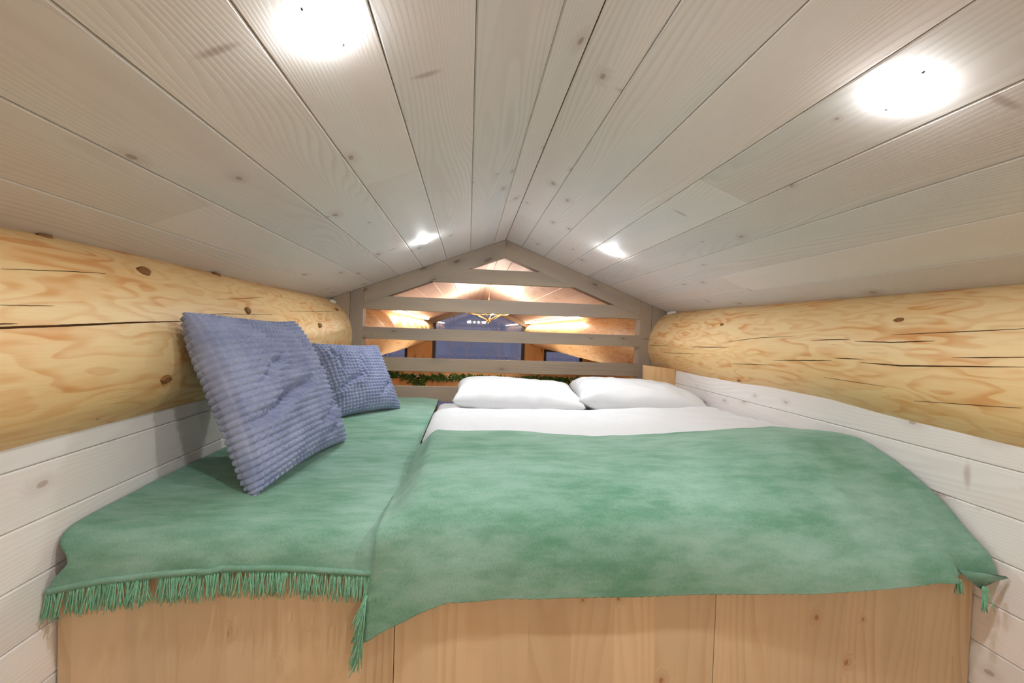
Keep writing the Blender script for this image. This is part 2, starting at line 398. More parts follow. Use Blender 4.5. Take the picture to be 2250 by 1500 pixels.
def make_log(side, parent):
    ys = [YB + (3.2-YB)*i/120 for i in range(120)] + [3.2+(YF-3.2)*i/150 for i in range(151)]; na = 72
    o0 = V(LXL if side < 0 else LXR, YB, LZ); m = basis(o0, (0, 1, 0), (1, 0, 0)); mi = m.inverted()
    vs_ = [mi @ log_surface(side, y, -180+360*k/na) for y in ys for k in range(na)]
    fs = [[i*na+k, i*na+(k+1) % na, (i+1)*na+(k+1) % na, (i+1)*na+k] for i in range(len(ys)-1) for k in range(na)]
    fs += [[k for k in range(na)], [(len(ys)-1)*na+k for k in range(na)]]
    o = pydata('log', vs_, fs, 'log', parent, True, m); tag(o, 'peeled round log with orange figure and long cracks'); return o
def make_knot(side, y, th, a, b, h, parent):
    c = log_surface(side, y, th); e1 = (log_surface(side, y+.01, th)-log_surface(side, y-.01, th)).normalized()
    e2 = (log_surface(side, y, th+2)-log_surface(side, y, th-2)).normalized(); nn = e1.cross(e2)
    cc = V(LXL if side < 0 else LXR, y, LZ)
    if nn.dot(c-cc) < 0: nn = -nn
    vs_, fs = [c+nn*h*.75], []; R_ = 14
    rr = [1+.18*nz(k*.9, y*7, th) for k in range(R_)]
    for ring, (f, hh) in enumerate([(.5, h*.9), (.82, h), (1.0, h*.35), (1.12, -.004)]):
        for k in range(R_):
            t = 2*math.pi*k/R_; u = a*f*rr[k]*math.cos(t); v = b*f*rr[k]*math.sin(t)
            vs_.append(c+e1*u+e2*v+nn*(hh-.5*v*v/LOGR))
    for k in range(R_):
        k2 = (k+1) % R_; fs.append([0, 1+k, 1+k2])
        for q in range(3): fs.append([1+q*R_+k, 1+(q+1)*R_+k, 1+(q+1)*R_+k2, 1+q*R_+k2])
    return pydata('knot', vs_, fs, 'knot', parent, True)
def make_crack(side, pts, wd, parent):
    P = []; n = 10*(len(pts)-1)
    for i in range(n+1):
        s_ = i/n*(len(pts)-1); k = min(int(s_), len(pts)-2); f = s_-k
        P.append((lerp(pts[k][0], pts[k+1][0], f), lerp(pts[k][1], pts[k+1][1], f)+.18*nz(i*.8, pts[0][1], 3)))
    vs_, fs = [], []
    for i, (y, th) in enumerate(P):
        hw = wd*(math.sin(math.pi*min(max(i/n, .02), .98))**.6)*(1+.3*nz(i*.6, th))
        dth = math.degrees(hw/LOGR)/2
        vs_ += [log_surface(side, y, th-dth, .0007), log_surface(side, y, th+dth, .0007), log_surface(side, y, th, -.004)]
    for i in range(n): a = 3*i; fs += [[a, a+3, a+4, a+1], [a, a+2, a+5, a+3], [a+1, a+4, a+5, a+2]]
    return pydata('crack', vs_, fs, 'crack', parent)
root_log = {}
def knee_wall(side, z_first, step):
    nm = 'left' if side < 0 else 'right'; x = XL if side < 0 else XR
    root = tag(empty('wall_'+nm, (x, 0, 0)), 'knee wall of limed horizontal boards under the %s round log' % nm, kind='structure')
    root_log[side] = make_log(side, root)
    z = -.19; edges = [z, z_first]
    while edges[-1]-step > -1.0: edges.append(edges[-1]-step)
    edges.append(-1.0)
    for k, (zt, zb) in enumerate(zip(edges, edges[1:])):
        W = zt-zb-.0012
        if W < .02: continue
        if side < 0: board('board', V(x, YB, zb), (0, 1, 0), (0, 0, 1), D2+.1-YB, W, 'wallw', root, T=.02, ch=.003)
        else: board('board', V(x, D2+.1, zb), (0, -1, 0), (0, 0, 1), D2+.1-YB, W, 'wallw', root, T=.02, ch=.003)
    return root
wl = knee_wall(-1, -.299, .1155); wr = knee_wall(1, -.303, .1177)
for y, th, a, b, h in [(1.23, 46.3, .019, .013, .010), (1.05, 66.3, .016, .010, .006), (1.678, 63.3, .020, .012, .006), (1.662, 24.9, .015, .013, .008),
                       (2.028, 12.3, .016, .014, .007), (2.38, 13.9, .022, .014, .008), (2.845, 39.6, .022, .012, .006), (1.219, -19.8, .018, .011, .009)]:
    make_knot(-1, y, th, a, b, h, root_log[-1])
for y, th, a, b, h in [(1.23, 33.7, .016, .008, .003), (2.173, 32.4, .015, .008, .004), (2.022, -34.2, .014, .006, .005)]:
    make_knot(1, y, th, a, b, h, root_log[1])
for wd, pts in [(.0042, [(.70, 9), (.804, 9.7), (.929, 10.8), (1.106, 12.8), (1.34, 14.8)]), (.0016, [(1.29, 18.4), (1.515, 21.2), (1.856, 23)]),
                (.0013, [(.845, 33.6), (.987, 37.5), (1.083, 39.3)]), (.0012, [(1.505, 32.7), (1.7, 37), (1.876, 41.7)]), (.0014, [(2.067, 28.7), (2.5, 33), (2.821, 37)]),
                (.0022, [(.75, 11.1), (.805, 11.2), (.835, 11.3)]), (.0010, [(.80, 18.3), (.912, 19.2)])]:
    make_crack(-1, pts, wd, root_log[-1])
for wd, pts in [(.0030, [(2.421, 2.1), (2.214, 3.4), (2.038, 5.2)]), (.0022, [(2.1, 9.9), (1.827, 16.8), (1.623, 19.7)]), (.0026, [(1.537, 15.6), (1.448, 16.7), (1.367, 17.4)]),
                (.0032, [(1.348, 16.1), (1.218, 15.9), (1.093, 17.6)]), (.0022, [(1.227, 21.6), (1.048, 23.8), (.88, 26.4)]), (.0024, [(1.723, -4.6), (1.553, -2), (1.422, -.1)]),
                (.0024, [(1.413, 1.9), (1.294, 2.8)]), (.0036, [(1.309, .2), (1.171, .3), (.86, 5.2)]), (.0026, [(1.039, 7.5), (.86, 10.4)]), (.0022, [(2.023, -13.3), (1.711, -9.1)]),
                (.0012, [(1.466, -14.9), (1.223, -15)]), (.0014, [(1.144, -22.2), (.886, -16.1)]), (.0020, [(2.973, -.5), (2.701, 1.3)]), (.0020, [(2.767, -9.5), (2.3, -5.9)])]:
    make_crack(1, pts, wd, root_log[1])

# back wall behind the photographer, loft floor
bw = tag(empty('wall_back', (XA, YB, 0)), 'whitewashed board wall closing the loft', kind='structure')
z = -1.0
while z < .62:
    hw = min(1.6, (ZA-max(z, .12))/S + .02)
    board('board', V(XA+hw, YB, z), (-1, 0, 0), (0, 0, 1), 2*hw, .1385, 'wallw', bw); z += .14
fl = tag(empty('floor', (XA, YB, 0)), 'plank floor of the loft', kind='structure')
x = XL-.02
while x < XR+.02:
    boxo('board', (x, YB, -.03), (min(x+.139, XR+.02), D2+.14, 0), 'floorw', fl, 'Y', .002); x += .14

# ------------------------------------------------------------------ railing: gable balustrade of grey timber
rail = tag(empty('railing', (XA, D2, 0)), 'grey stained timber balustrade filling the gable end behind the bed', 'railing')
zb = -1.0
def post(x0, x1, z0=zb, y1=D2+.09):
    prism('post', [(x0, z0), (x1, z0), (x1, roof(x1)-.001), (x0, roof(x0)-.001)], D2, y1, 'grey', rail, (0, 0, 1))
pL0, pL1, pR0, pR1 = -.790, -.7045, 1.2153, 1.302
post(pL0, pL1); post(pR0, pR1); post(-.905, -.792); post(1.304, 1.405)
RB = .513                                   # underside of the rafters at the ridge
rb = lambda x: RB - S*abs(x-XA)
for sd, xe in ((-1, pL1+.0005), (1, pR0-.0005)):
    prism('rafter', [(XA, ZA-.001), (xe, roof(xe)-.001), (xe, rb(xe)), (XA, RB)], D2, D2+.09, 'grey', rail, (CS, 0, -sd*SN) if sd > 0 else (CS, 0, SN))
def rx(z): return (RB-z)/S
zt, zl = .4176, .3203
prism('rail', [(XA-rx(zt)-.006, zt), (XA+rx(zt)+.006, zt), (XA+rx(zl)+.006, zl), (XA-rx(zl)-.006, zl)], D2+.001, D2+.041, 'grey', rail)
zt, zl = .2086, .1169
prism('rail', [(pL1, zl), (pL1, rb(pL1)), (XA-rx(zt), zt), (XA+rx(zt), zt), (pR0, rb(pR0)), (pR0, zl)], D2+.001, D2+.041, 'grey', rail)
for zt, zl in ((-.0013, -.0821), (-.2032, -.2938), (-.3962, -.4975), (-.62, -.72)):
    prism('rail', [(pL1-.002, zl), (pR0+.002, zl), (pR0+.002, zt), (pL1-.002, zt)], D2+.0005, D2+.041, 'grey', rail)

# pale post under the right log
wp = prism('wooden_post', [(1.143, -1.0), (1.349, -1.0), (1.349, -.212), (1.143, -.192)], 2.70, 2.745, 'amber', None, (0, 0, 1), .004)
tag(wp, 'squared amber wooden post under the log beside the right pillow', 'post')
# sealing strips where logs meet roof and railing
for sd, y0, y1, th, lb in ((-1, 2.90, 2.985, 57, 'left'), (1, 2.86, 2.985, 60, 'right')):
    tag(tube('sealing_strip', [log_surface(sd, lerp(y0, y1, i/6), th+1.5*math.sin(i), .006) for i in range(7)], [.006, .009, .010, .011, .011, .010, .007], 'foam'),
        'bit of white sealing foam between the %s log and the railing post' % lb, 'sealant')

# ------------------------------------------------------------------ downlights
def downlight(x, y, label):
    sd = 1 if x > XA else -1
    n = Vector((-sd*SN, 0, -CS)); o = V(x, y, roof(x))
    ex = Vector((0, 1, 0)); ey = n.cross(ex); m = Matrix((ex, ey, n)).transposed().to_4x4(); m.translation = o
    root = empty('downlight'); root.matrix_basis = m
    tag(root, label, 'ceiling light', 'downlights in the loft ceiling')
    lathe('lens', [(.0001, .020), (.011, .0188), (.020, .0140), (.0255, .007), (.027, -.001)], 'lens', root, m, 14)
    ld = bpy.data.lights.new('downlight_beam', 'AREA'); ld.shape = 'DISK'; ld.size = .036; ld.energy = SPOT; ld.color = (.925, .965, 1)
    lo = bpy.data.objects.new('downlight_beam', ld); COL.objects.link(lo); lo.parent = root
    lo.matrix_basis = Matrix.Translation((0, 0, .0215)) @ Matrix.Rotation(math.pi, 4, 'X')
    for t in (.35, .35+math.pi):
        p = Vector((math.cos(t)*.047, math.sin(t)*.047, .002))
        vs_, fs = [], []; tube_into(vs_, fs, [p+Vector((-.003, 0, 0)), p, p+Vector((.003, 0, 0))], [.0012, .002, .0012], 6)
        pydata('clip', vs_, fs, 'clip', root, True, m)
for x, y, lb in [(-.23, .69, 'large bright recessed downlight on the near left ceiling slope'), (.735, .69, 'large bright recessed downlight on the near right ceiling slope'),
                 (-.235, 2.232, 'small bright recessed downlight on the left slope near the railing'), (.73, 2.229, 'small bright recessed downlight on the right slope near the railing'),
                 (-.23, -.85, 'recessed downlight on the left slope above the loft entrance'), (.735, -.85, 'recessed downlight on the right slope above the loft entrance')]:
    downlight(x, y, lb)

# ------------------------------------------------------------------ bed platform
bed = tag(empty('bed_platform', (XA, D1, 0)), 'built-in pine bed platform with plain front panels across the loft', 'bed')
j1, j2 = -.148, .630
for a, b in ((XL+.004, j1), (j1, j2), (j2, XR-.004)):
    boxo('front_panel', (a+.0008, D1, .002), (b-.0008, D1+.018, -.549+ZC), 'pine', bed, 'Z', .0012)
boxo('slat_base', (XL+.003, D1+.019, .30), (-.183, 2.985, -.552+ZC), 'floorw', bed, 'X', .002)
boxo('slat_base', (-.181, D1+.019, .30), (XR-.003, 2.69, -.552+ZC), 'floorw', bed, 'X', .002)

def soft_box(name, lo, hi, r, mat, amp=.0, seed=0, n=(40, 60, 8)):
    """rounded upholstered slab"""
    bm = bmesh.new(); bmesh.ops.create_cube(bm, size=1)
    for v in bm.verts: v.co = Vector([lo[k]+(v.co[k]+.5)*(hi[k]-lo[k]) for k in range(3)])
    bmesh.ops.bevel(bm, geom=bm.edges[:], offset=r, segments=5, affect='EDGES', profile=.5)
    me = bpy.data.meshes.new(name); bm.to_mesh(me); bm.free(); return link(name, me, None, mat, True)
tag(soft_box('mattress', (XL+.008, D1-.004, -.5485+ZC), (-.186, 2.95, -.470+ZC), .028, 'matt'), 'taupe mattress under the green blanket on the left side', 'mattress')
tag(soft_box('mattress', (-.172, D1+.045, -.5485+ZC), (XR-.006, 2.69, -.449+ZC), .045, 'cotton'), 'thick mattress in a white fitted sheet under the duvet', 'mattress')

# ------------------------------------------------------------------ blankets
def cat(pts, t):
    n = len(pts)-1; s_ = min(max(t, 0), 1)*n; k = min(int(s_), n-1); f = s_-k
    g = lambda i: Vector(pts[min(max(i, 0), n)])
    p0, p1, p2, p3 = g(k-1), g(k), g(k+1), g(k+2)
    return .5*((2*p1)+(p2-p0)*f+(2*p0-5*p1+4*p2-p3)*f*f+(3*p1-p0-3*p2+p3)*f**3)
HEM_R = [(-.21, -.702), (-.18, -.686), (-.137, -.663), (-.084, -.638), (-.03, -.617), (.1, -.613), (.52, -.616), (.84, -.611), (1.0, -.596), (1.186, -.572), (1.26, -.565), (1.335, -.572)]
BACK_R = [(-.19, 1.70), (-.13, 1.62), (-.07, 1.585), (-.03, 1.585), (.13, 1.60), (.46, 1.535), (.83, 1.575), (1.2, 1.60), (1.335, 1.53)]
def right_path(x):
    w_ = sst(.5, 1.28, x); yb = interp(BACK_R, x); hem = interp(HEM_R, x)
    Cc = [(1.585, -.373), (1.42, -.368), (1.27, -.373), (1.16, -.388), (1.060, -.418), (1.008, -.456), (.984, -.510), (.978, -.560), (.976, -.612)]
    Rr = [(1.58, -.344), (1.47, -.331), (1.36, -.327), (1.24, -.361), (1.105, -.425), (1.02, -.490), (.965, -.535), (.940, -.556), (.930, -.566)]
    out = []
    kd = sst(-.03, -.175, x) if False else (1-sst(-.190, -.095, x))
    for i, (c, r) in enumerate(zip(Cc, Rr)):
        y, zz = lerp(c[0], r[0], w_), lerp(c[1], r[1], w_)
        y = y + (yb-Cc[0][0])*(1-i/3) if i < 3 else y
        if i <= 5:
            zz = lerp(zz, min(zz, -.458 if i < 4 else (-.452 if i < 5 else -.462)), kd); y -= kd*(0, 0, 0, 0, .02, .034)[i]
        else:
            f = (i-5)/3; z5 = lerp(lerp(Cc[5][1], Rr[5][1], w_), -.462, kd); zz = lerp(z5, hem, [0, .42, .72, 1][i-5]); y = y-.016*kd
        out.append((y, zz))
    return out
def rb_pt(u, v):
    x = -.190 + u*(1.337+.190)
    xs = x
    p = cat(right_path(x), v); y, zz = p
    on = 1-sst(.5, .75, v)
    zz += .006*nz(x*5, y*6, 2)*on + .003*nz(x*14, y*11, 5)*on
    hang = sst(.55, .95, v)
    y += hang*(.010*nz(x*4.2, zz*2, 8) - .012*math.exp(-((x-1.185)/.02)**2) + .018*sst(1.19, 1.23, x) + .006*math.exp(-((x-.1)/.05)**2))
    # long soft crease running to the right corner
    d = x - lerp(1.30, 1.19, sst(.3, 1, v)); zz += .006*math.exp(-(d/.018)**2)*sst(.25, .5, v)*(1-hang)
    d2 = x - lerp(.98, 1.10, v); zz += .003*math.exp(-(d2/.02)**2)*sst(.2, .4, v)*(1-hang)
    if x < -.06: x -= .010*hang*sst(-.06, -.188, x) if False else 0
    lo = 1-sst(-.19, -.10, x); x -= .018*lo*hang
    if v == 1: zz += .0012*math.sin(x*900)
    return V(x, y, zz)
blR = tag(empty('blanket', (.57, 1.2, .6)), 'large green plush blanket draped over the duvet and the platform front', 'blanket')
cl = grid('cloth', rb_pt, 150, 110, 'green', blR, .007)
def strands(name, roots, parent, length, r=.0014, per=2, lean=(0, 0, 0), seed=1, wild=.35):
    rnd = random.Random(seed); vs_, fs = [], []
    for p in roots:
        clump = Vector((rnd.gauss(0, .10), rnd.gauss(0, .03)-.02, 0))
        for _ in range(per):
            L = length*rnd.uniform(.82, 1.08); d = Vector((rnd.gauss(0, wild*.3), rnd.uniform(-.22, .05), -1))+Vector(lean)+clump
            d.normalize(); q = Vector(p)+Vector((rnd.uniform(-.002, .002), rnd.uniform(-.003, .001), 0)); pts = [q.copy()]
            bend = Vector((rnd.gauss(0, wild*.25), rnd.gauss(0, .08), -.25))
            for k in range(5): q = q+d*L/5; d = (d+bend*.35).normalized(); pts.append(q.copy())
            tube_into(vs_, fs, pts, [r, r, r, r, r*.9, r*.5], 4)
    o = pydata(name, vs_, fs, 'yarn', parent, True); return tag(o, kind='stuff')
strands('fringe', [rb_pt(0, lerp(.80, 1.0, i/54))+Vector((-.002, -.002, 0)) for i in range(55)], blR, .062, lean=(-.28, -.08, 0), seed=3)
strands('tassel', [V(1.203+.0016*i, .932, -.570) for i in range(9)], blR, .035, seed=5, wild=.2)
strands('tassel', [V(1.268+.0014*i, .926, -.585) for i in range(8)], blR, .060, seed=6, wild=.3)
# corner folded under at the right wall
fc = [V(1.228, .944, -.556), V(1.338, .925, -.566), V(1.268, .930, -.594), V(1.250, .938, -.580), V(1.31, .932, -.578)]
pydata('folded_corner', [fc[0], fc[1], fc[4], fc[2], fc[3]] + [p+Vector((0, .006, .002)) for p in (fc[0], fc[1], fc[4], fc[2], fc[3])],
       [[0, 1, 2, 3, 4], [5, 6, 7, 8, 9], [0, 1, 6, 5], [1, 2, 7, 6], [2, 3, 8, 7], [3, 4, 9, 8], [4, 0, 5, 9]], 'green', blR, True)

HEM_L = [(-.845, -.566), (-.826, -.5615), (-.75, -.548), (-.62, -.534), (-.485, -.526), (-.36, -.529), (-.216, -.541), (-.17, -.543)]
def lb_pt(u, v):
    x = -.852 + u*(.852-.176); hem = interp(HEM_L, x)
    P = [(2.90, -.470), (2.86, -.456), (2.4, -.454), (1.9, -.455), (1.5, -.455), (1.2, -.456), (1.07, -.459), (1.018, -.469), (.994, -.492), (.987, hem*.45-.495*.55), (.984, hem)]
    p = cat(P, v); y, zz = p
    on = 1-sst(.62, .8, v); hang = sst(.7, 1, v)
    zz += on*(.004*nz(x*5, y*4, 9)+.0018*nz(x*13, y*9, 4)) + .006*math.exp(-((x+.86)/.05)**2)*on
    # back right corner rounded off
    if v < .2: y -= .10*sst(-.30, -.176, x)*(1-v/.2)
    y += hang*(.005*nz(x*6, zz*3, 31)-.006*math.exp(-((x+.535)/.016)**2)+.005*math.exp(-((x+.51)/.02)**2)-.004)
    # left edge swings in where the cloth leaves the mattress corner
    le = 1-sst(-.852, -.74, x); x += le*(.034*math.exp(-((v-.86)/.08)**2))
    return V(x, y, zz)
blL = tag(empty('blanket', (-.5, 1.5, .53)), 'green plush throw with fringed hem on the left half of the bed', 'blanket')
grid('cloth', lb_pt, 90, 120, 'green', blL, .006)
hemp = [lb_pt(i/80, 1.0)+Vector((0, -.003, -.003)) for i in range(81)]
vs_, fs = [], []
tube_into(vs_, fs, hemp, .0068, 10)
hm = pydata('hem', vs_, fs, 'green', blL, True); tag(hm, 'rolled green hem')
rr_ = random.Random(11); roots = []
i = 0.0
while i < 80:
    if not (23.4 < i < 25.2): roots.append(lb_pt(i/80, 1.0)+Vector((0, -.004, -.008)))
    i += rr_.uniform(.22, .40)*(1.0 if rr_.random() > .08 else 3.2)
strands('fringe', roots, blL, .056, seed=9)

# ------------------------------------------------------------------ duvet, white pillows
def dv(u, v):
    x1, y0, y1 = 1.340, 1.22, 2.30
    y = lerp(y0, y1, v); x0 = -.172+.06*(1-sst(1.52, 1.78, y)); x = lerp(x0, x1, u)
    base = lerp(-.386, -.360, sst(.5, 1.25, x)) - .014*sst(1.7, 2.2, y); low = -.452
    ex = min(1, (x-x0)/.11); ey = min(1, (y1-y)/.10); ey2 = min(1, (y-y0)/.14); ex2 = min(1, (x1-x)/.03)
    k = 1
    for e in (ex, ey, ey2, ex2): k *= math.sqrt(max(0, 1-(1-e)**2))
    wr_ = .007*nz(x*3.2, y*5.5, 1) + .004*nz(x*9+y*5, y*7-x*3, 4) + .0035*abs(nz(x*6-y*9, y*4, 7))
    wr_ += .010*sst(.9, 1.3, x)*nz(x*8+y*6, y*12, 3)
    if y < 1.58: wr_ = min(wr_, .002)
    return V(x + .010*nz(y*4, 3)*(1-ex), y, lerp(low, base+wr_, k))
d = grid('duvet', dv, 130, 110, 'cotton'); tag(d, 'white duvet spread over the right side of the bed', 'duvet')
def pillow_mesh(name, W, D, T, mw, mat, parent=None, n=70, seed=0, exp_=.42, pinch=.05, fold=None):
    vs_ = []; fs = []
    for sgn in (1, -1):
        for i in range(n):
            for j in range(n):
                a = -1+2*i/(n-1); b = -1+2*j/(n-1)
                h = (max(0, 1-abs(a)**5)*max(0, 1-b**4))**exp_*(1-.16*(a*a+b*b)/2)
                px = a*(1-pinch*(1-b*b)*.0 - pinch*(1-abs(a)**3)*0)*W/2*(1-pinch*(1-b**2)*abs(a)); py = b*D/2*(1-pinch*(1-a**2)*abs(b))
                zz = sgn*T/2*h
                if sgn > 0 or True:
                    zz += h*(.012*nz(a*1.6+seed, b*1.6, sgn)+.009*nz(a*4+seed, b*3, sgn*2)-.008*abs(nz(a*3.1-b*2+seed, b*5+a, sgn*3)))
                    e = max(abs(a), abs(b)); zz += sgn*.012*sst(.5, .95, e)*(1-sst(.97, 1, e))*nz(math.atan2(b, a)*6+seed, e*1.5, 5)
                vs_.append((px, py, zz))
    N2 = n*n
    for i in range(n-1):
        for j in range(n-1):
            a = i*n+j; fs.append([a, a+n, a+n+1, a+1]); fs.append([N2+a, N2+a+1, N2+a+n+1, N2+a+n])
    me = bpy.data.meshes.new(name); me.from_pydata(vs_, [], fs)
    bm = bmesh.new(); bm.from_mesh(me); bmesh.ops.remove_doubles(bm, verts=bm.verts, dist=2e-5); bmesh.ops.recalc_face_normals(bm, faces=bm.faces); bm.to_mesh(me); bm.free()
    return link(name, me, parent, mat, True, mw)
def place(c, rz=0, rx=0, ry=0):
    return Matrix.Translation(c) @ Matrix.Rotation(rz, 4, 'Z') @ Matrix.Rotation(rx, 4, 'X') @ Matrix.Rotation(ry, 4, 'Y')
tag(pillow_mesh('pillow', .71, .46, .172, place(V(.290, 2.49, -.368), math.radians(-2), math.radians(4), math.radians(2)), 'cotton', seed=2), 'white bed pillow in the middle, left of the two white ones', 'pillow')
tag(pillow_mesh('pillow', .71, .45, .182, place(V(.978, 2.455, -.360), math.radians(-6), math.radians(4), math.radians(3)), 'cotton', seed=8), 'white bed pillow against the right wall', 'pillow')

# ------------------------------------------------------------------ waffle plush cushions
def cushion(label, TL, TR, BL, BR, T, rows, folds, seed, out):
    TL, TR, BL, BR = map(Vector, (TL, TR, BL, BR)); n = rows*7+1; N2 = n*n
    ctr = (TL+TR+BL+BR)/4; nrm = (TR-TL+BR-BL).cross(TL-BL+TR-BR).normalized()
    if nrm.dot(Vector(out)) < 0: nrm = -nrm
    vs_, fs = [], []
    Wd = ((TR-TL).length+(BR-BL).length)/4; K = 800; acc = [0]; hp = 0
    for k in range(1, K+1):                      # cells keep their size down the rounded sides
        a = -1+2*k/K; h1 = T/2*(max(0, 1-a**4))**.45*(1-.09*a*a); acc.append(acc[-1]+math.hypot(2/K*Wd, h1-hp)); hp = h1
    amap = []; k = 0
    for i in range(n):
        tt = acc[-1]*i/(n-1)
        while k < K-1 and acc[k+1] < tt: k += 1
        amap.append(-1+2*(k+min(1, (tt-acc[k])/(acc[k+1]-acc[k])))/K)
    amap[0], amap[-1] = -1, 1
    for sgn in (1, -1):
        for i in range(n):
            for j in range(n):
                s_, t_ = i/(n-1), j/(n-1); a, b = amap[i], amap[j]        # a across, b up
                # outline: sides drawn in a little between the corners
                a2 = a*(1-.075*(1-b*b)); b2 = b*(1-.075*(1-a*a)); s2, t2 = (a2+1)/2, (b2+1)/2
                p = (BL*(1-s2)+BR*s2)*(1-t2)+(TL*(1-s2)+TR*s2)*t2
                h = (max(0, 1-a**4)*max(0, 1-b**4))**.45*(1-.18*(a*a+b*b)/2)
                off = sgn*T/2*h
                off += h*(.014*nz(a*1.3+seed, b*1.3, sgn*2)+.007*nz(a*3+seed, b*3, sgn))
                if sgn > 0:
                    for (ax, ay, bx, by, wd, dp) in folds:
                        vx, vy = bx-ax, by-ay; L2 = vx*vx+vy*vy; q = ((a-ax)*vx+(b-ay)*vy)/L2; qq = min(1, max(0, q))
                        dx, dy = a-ax-qq*vx, b-ay-qq*vy; dd = math.hypot(dx, dy+.03*math.sin(q*9))
                        tp = math.sin(math.pi*min(1, max(.08, qq)))**.5 if 0 <= q <= 1 else .3
                        dp = dp*min(1, h*1.3); off -= dp*tp*math.exp(-(dd/wd)**2); sd2 = (a-ax)*vy-(b-ay)*vx
                        off += dp*.55*tp*math.exp(-((dd-wd*2)/(wd*1.4))**2)
                e = max(abs(a), abs(b))
                bp = (abs(math.sin(math.pi*rows*s_))*abs(math.sin(math.pi*rows*t_)))**.75
                off += sgn*bp*.0112*(1 if e < .985 else .4)
                mid = (p-ctr); side = mid - nrm*mid.dot(nrm)
                p = p + nrm*off
                if e > .96: p = p + side.normalized()*.004*abs(math.sin(math.pi*rows*(t_ if abs(a) > abs(b) else s_)))
                vs_.append(p)
    for i in range(n-1):
        for j in range(n-1):
            q = i*n+j; fs.append([q, q+n, q+n+1, q+1]); fs.append([N2+q, N2+q+1, N2+q+n+1, N2+q+n])
    me = bpy.data.meshes.new('cushion'); me.from_pydata([tuple(v) for v in vs_], [], fs)
    bm = bmesh.new(); bm.from_mesh(me); bmesh.ops.remove_doubles(bm, verts=bm.verts, dist=1e-4); bmesh.ops.recalc_face_normals(bm, faces=bm.faces); bm.to_mesh(me); bm.free()
    o = link('cushion', me, None, 'blue', True); return tag(o, label, 'cushion', 'blue waffle plush cushions')
cushion('large blue grey waffle plush cushion, the nearer one, leaning on the log',
        V(-.725, 1.195, .018), V(-.690, 1.775, .008), V(-.545, 1.190, -.452), V(-.470, 1.735, -.448), .17, 29,
        [(-.95, -.28, .30, .06, .07, .030), (-.75, .12, -.25, .42, .05, .018), (.10, -.62, .80, -.36, .06, .020), (.2, -.80, .75, -.62, .05, .018), (.55, .1, .85, .25, .05, .010)], 3, (1, -.3, .3))
cushion('smaller blue grey waffle plush cushion, the farther one, near the railing',
        V(-.765, 2.17, -.090), V(-.525, 2.55, -.108), V(-.635, 2.155, -.450), V(-.368, 2.46, -.448), .14, 24,
        [(-.9, -.35, -.05, .05, .07, .022), (-.1, .0, .2, .8, .07, .014), (-.75, .95, -.55, .2, .06, .016), (.35, -.6, .85, -.2, .06, .018)], 7, (.8, -.7, .3))

# ------------------------------------------------------------------ the room beyond the railing
wf = tag(empty('wall_far', (XA, YF, 0)), 'amber timber end wall with tall windows beyond the railing', kind='structure')
XO0, XO1, ZF = -2.75, 3.22, -3.5
GL, GR = -.77, 1.285                         # middle window
zs, zh = -.99, -1.32                         # sill of the gable windows, head of the lower windows
def wpanel(x0, x1, z0, z1, name='board', d=.10, along=(0, 0, 1)):
    prism(name, [(x0, z0), (x1, z0), (x1, min(z1, roof(x1)-.004)), (x0, min(z1, roof(x0)-.004))], YF, YF+d, 'amber', wf, along, .003)
for a, b in ((-1.37, GL-.045), (GR+.045, 1.60), (1.603, 1.785)): wpanel(a, b, zs, 1)
for a, b in ((-2.75, -2.30), (2.72, 3.22)): wpanel(a, b, zs, 1)
for a, b in ((-2.298, -1.372), (1.787, 2.718)): wpanel(a, b, -.40, 1)
for a, b in zip([-2.75, -1.835, -1.705, -.90, .10, .95, 1.9, 2.6], [-1.837, -1.707, -.902, .098, .948, 1.898, 2.598, 3.22]): wpanel(a, b, zh, zs-.002)
for a, b in ((-2.75, -2.30), (-1.30, -.84), (1.36, 1.75), (2.72, 3.22)): wpanel(a, b, ZF, zh-.002)
def window(name, poly, fw_, label, y=YF+.02, d=.06, bars=()):
    root = tag(empty(name, (sum(p[0] for p in poly)/len(poly), y, poly[0][1]+ZC)), label, kind='structure')
    cx = sum(p[0] for p in poly)/len(poly); cz = sum(p[1] for p in poly)/len(poly); n = len(poly)
    # inset polygon by edge offsets
    inner = []
    for i in range(n):
        p0, p1, p2 = Vector(poly[i-1]), Vector(poly[i]), Vector(poly[(i+1) % n])
        d1 = (p1-p0).normalized(); d2 = (p2-p1).normalized(); n1 = Vector((-d1.y, d1.x)); n2 = Vector((-d2.y, d2.x))
        k = (n1+n2)/(1+n1.dot(n2)); inner.append(p1+k*fw_)
    for i in range(n):
        a, b, c, e = poly[i], poly[(i+1) % n], inner[(i+1) % n], inner[i]
        dr = Vector((b[0]-a[0], 0, b[1]-a[1]))
        prism('frame_bar', [a, b, tuple(c), tuple(e)], y, y+d, 'frame', root, dr, 0)
    for x in bars:
        prism('frame_bar', [(x-.02, inner[0][1]), (x+.02, inner[0][1]), (x+.02, inner[2][1]), (x-.02, inner[2][1])], y, y+d, 'frame', root, (0, 0, 1), 0)
    vs_ = [V(p[0], y+.028, p[1]) for p in inner]+[V(p[0], y+.034, p[1]) for p in inner]
    pydata('pane', vs_, [list(range(n)), list(range(n, 2*n))]+[[i, (i+1) % n, n+(i+1) % n, n+i] for i in range(n)], 'glass', root)
window('window_1', [(GL-.04, zs), (GR+.04, zs), (GR+.04, roof(GR+.04)-.01), (XA, ZA-.01), (GL-.04, roof(GL-.04)-.01)], .07, 'gable window with charcoal frame at the far end')
window('window_2', [(-2.298, zs), (-1.372, zs), (-1.372, -.402), (-2.298, -.402)], .06, 'small upper window left of the gable window')
window('window_3', [(1.787, zs), (2.718, zs), (2.718, -.402), (1.787, -.402)], .06, 'small upper window right of the gable window')
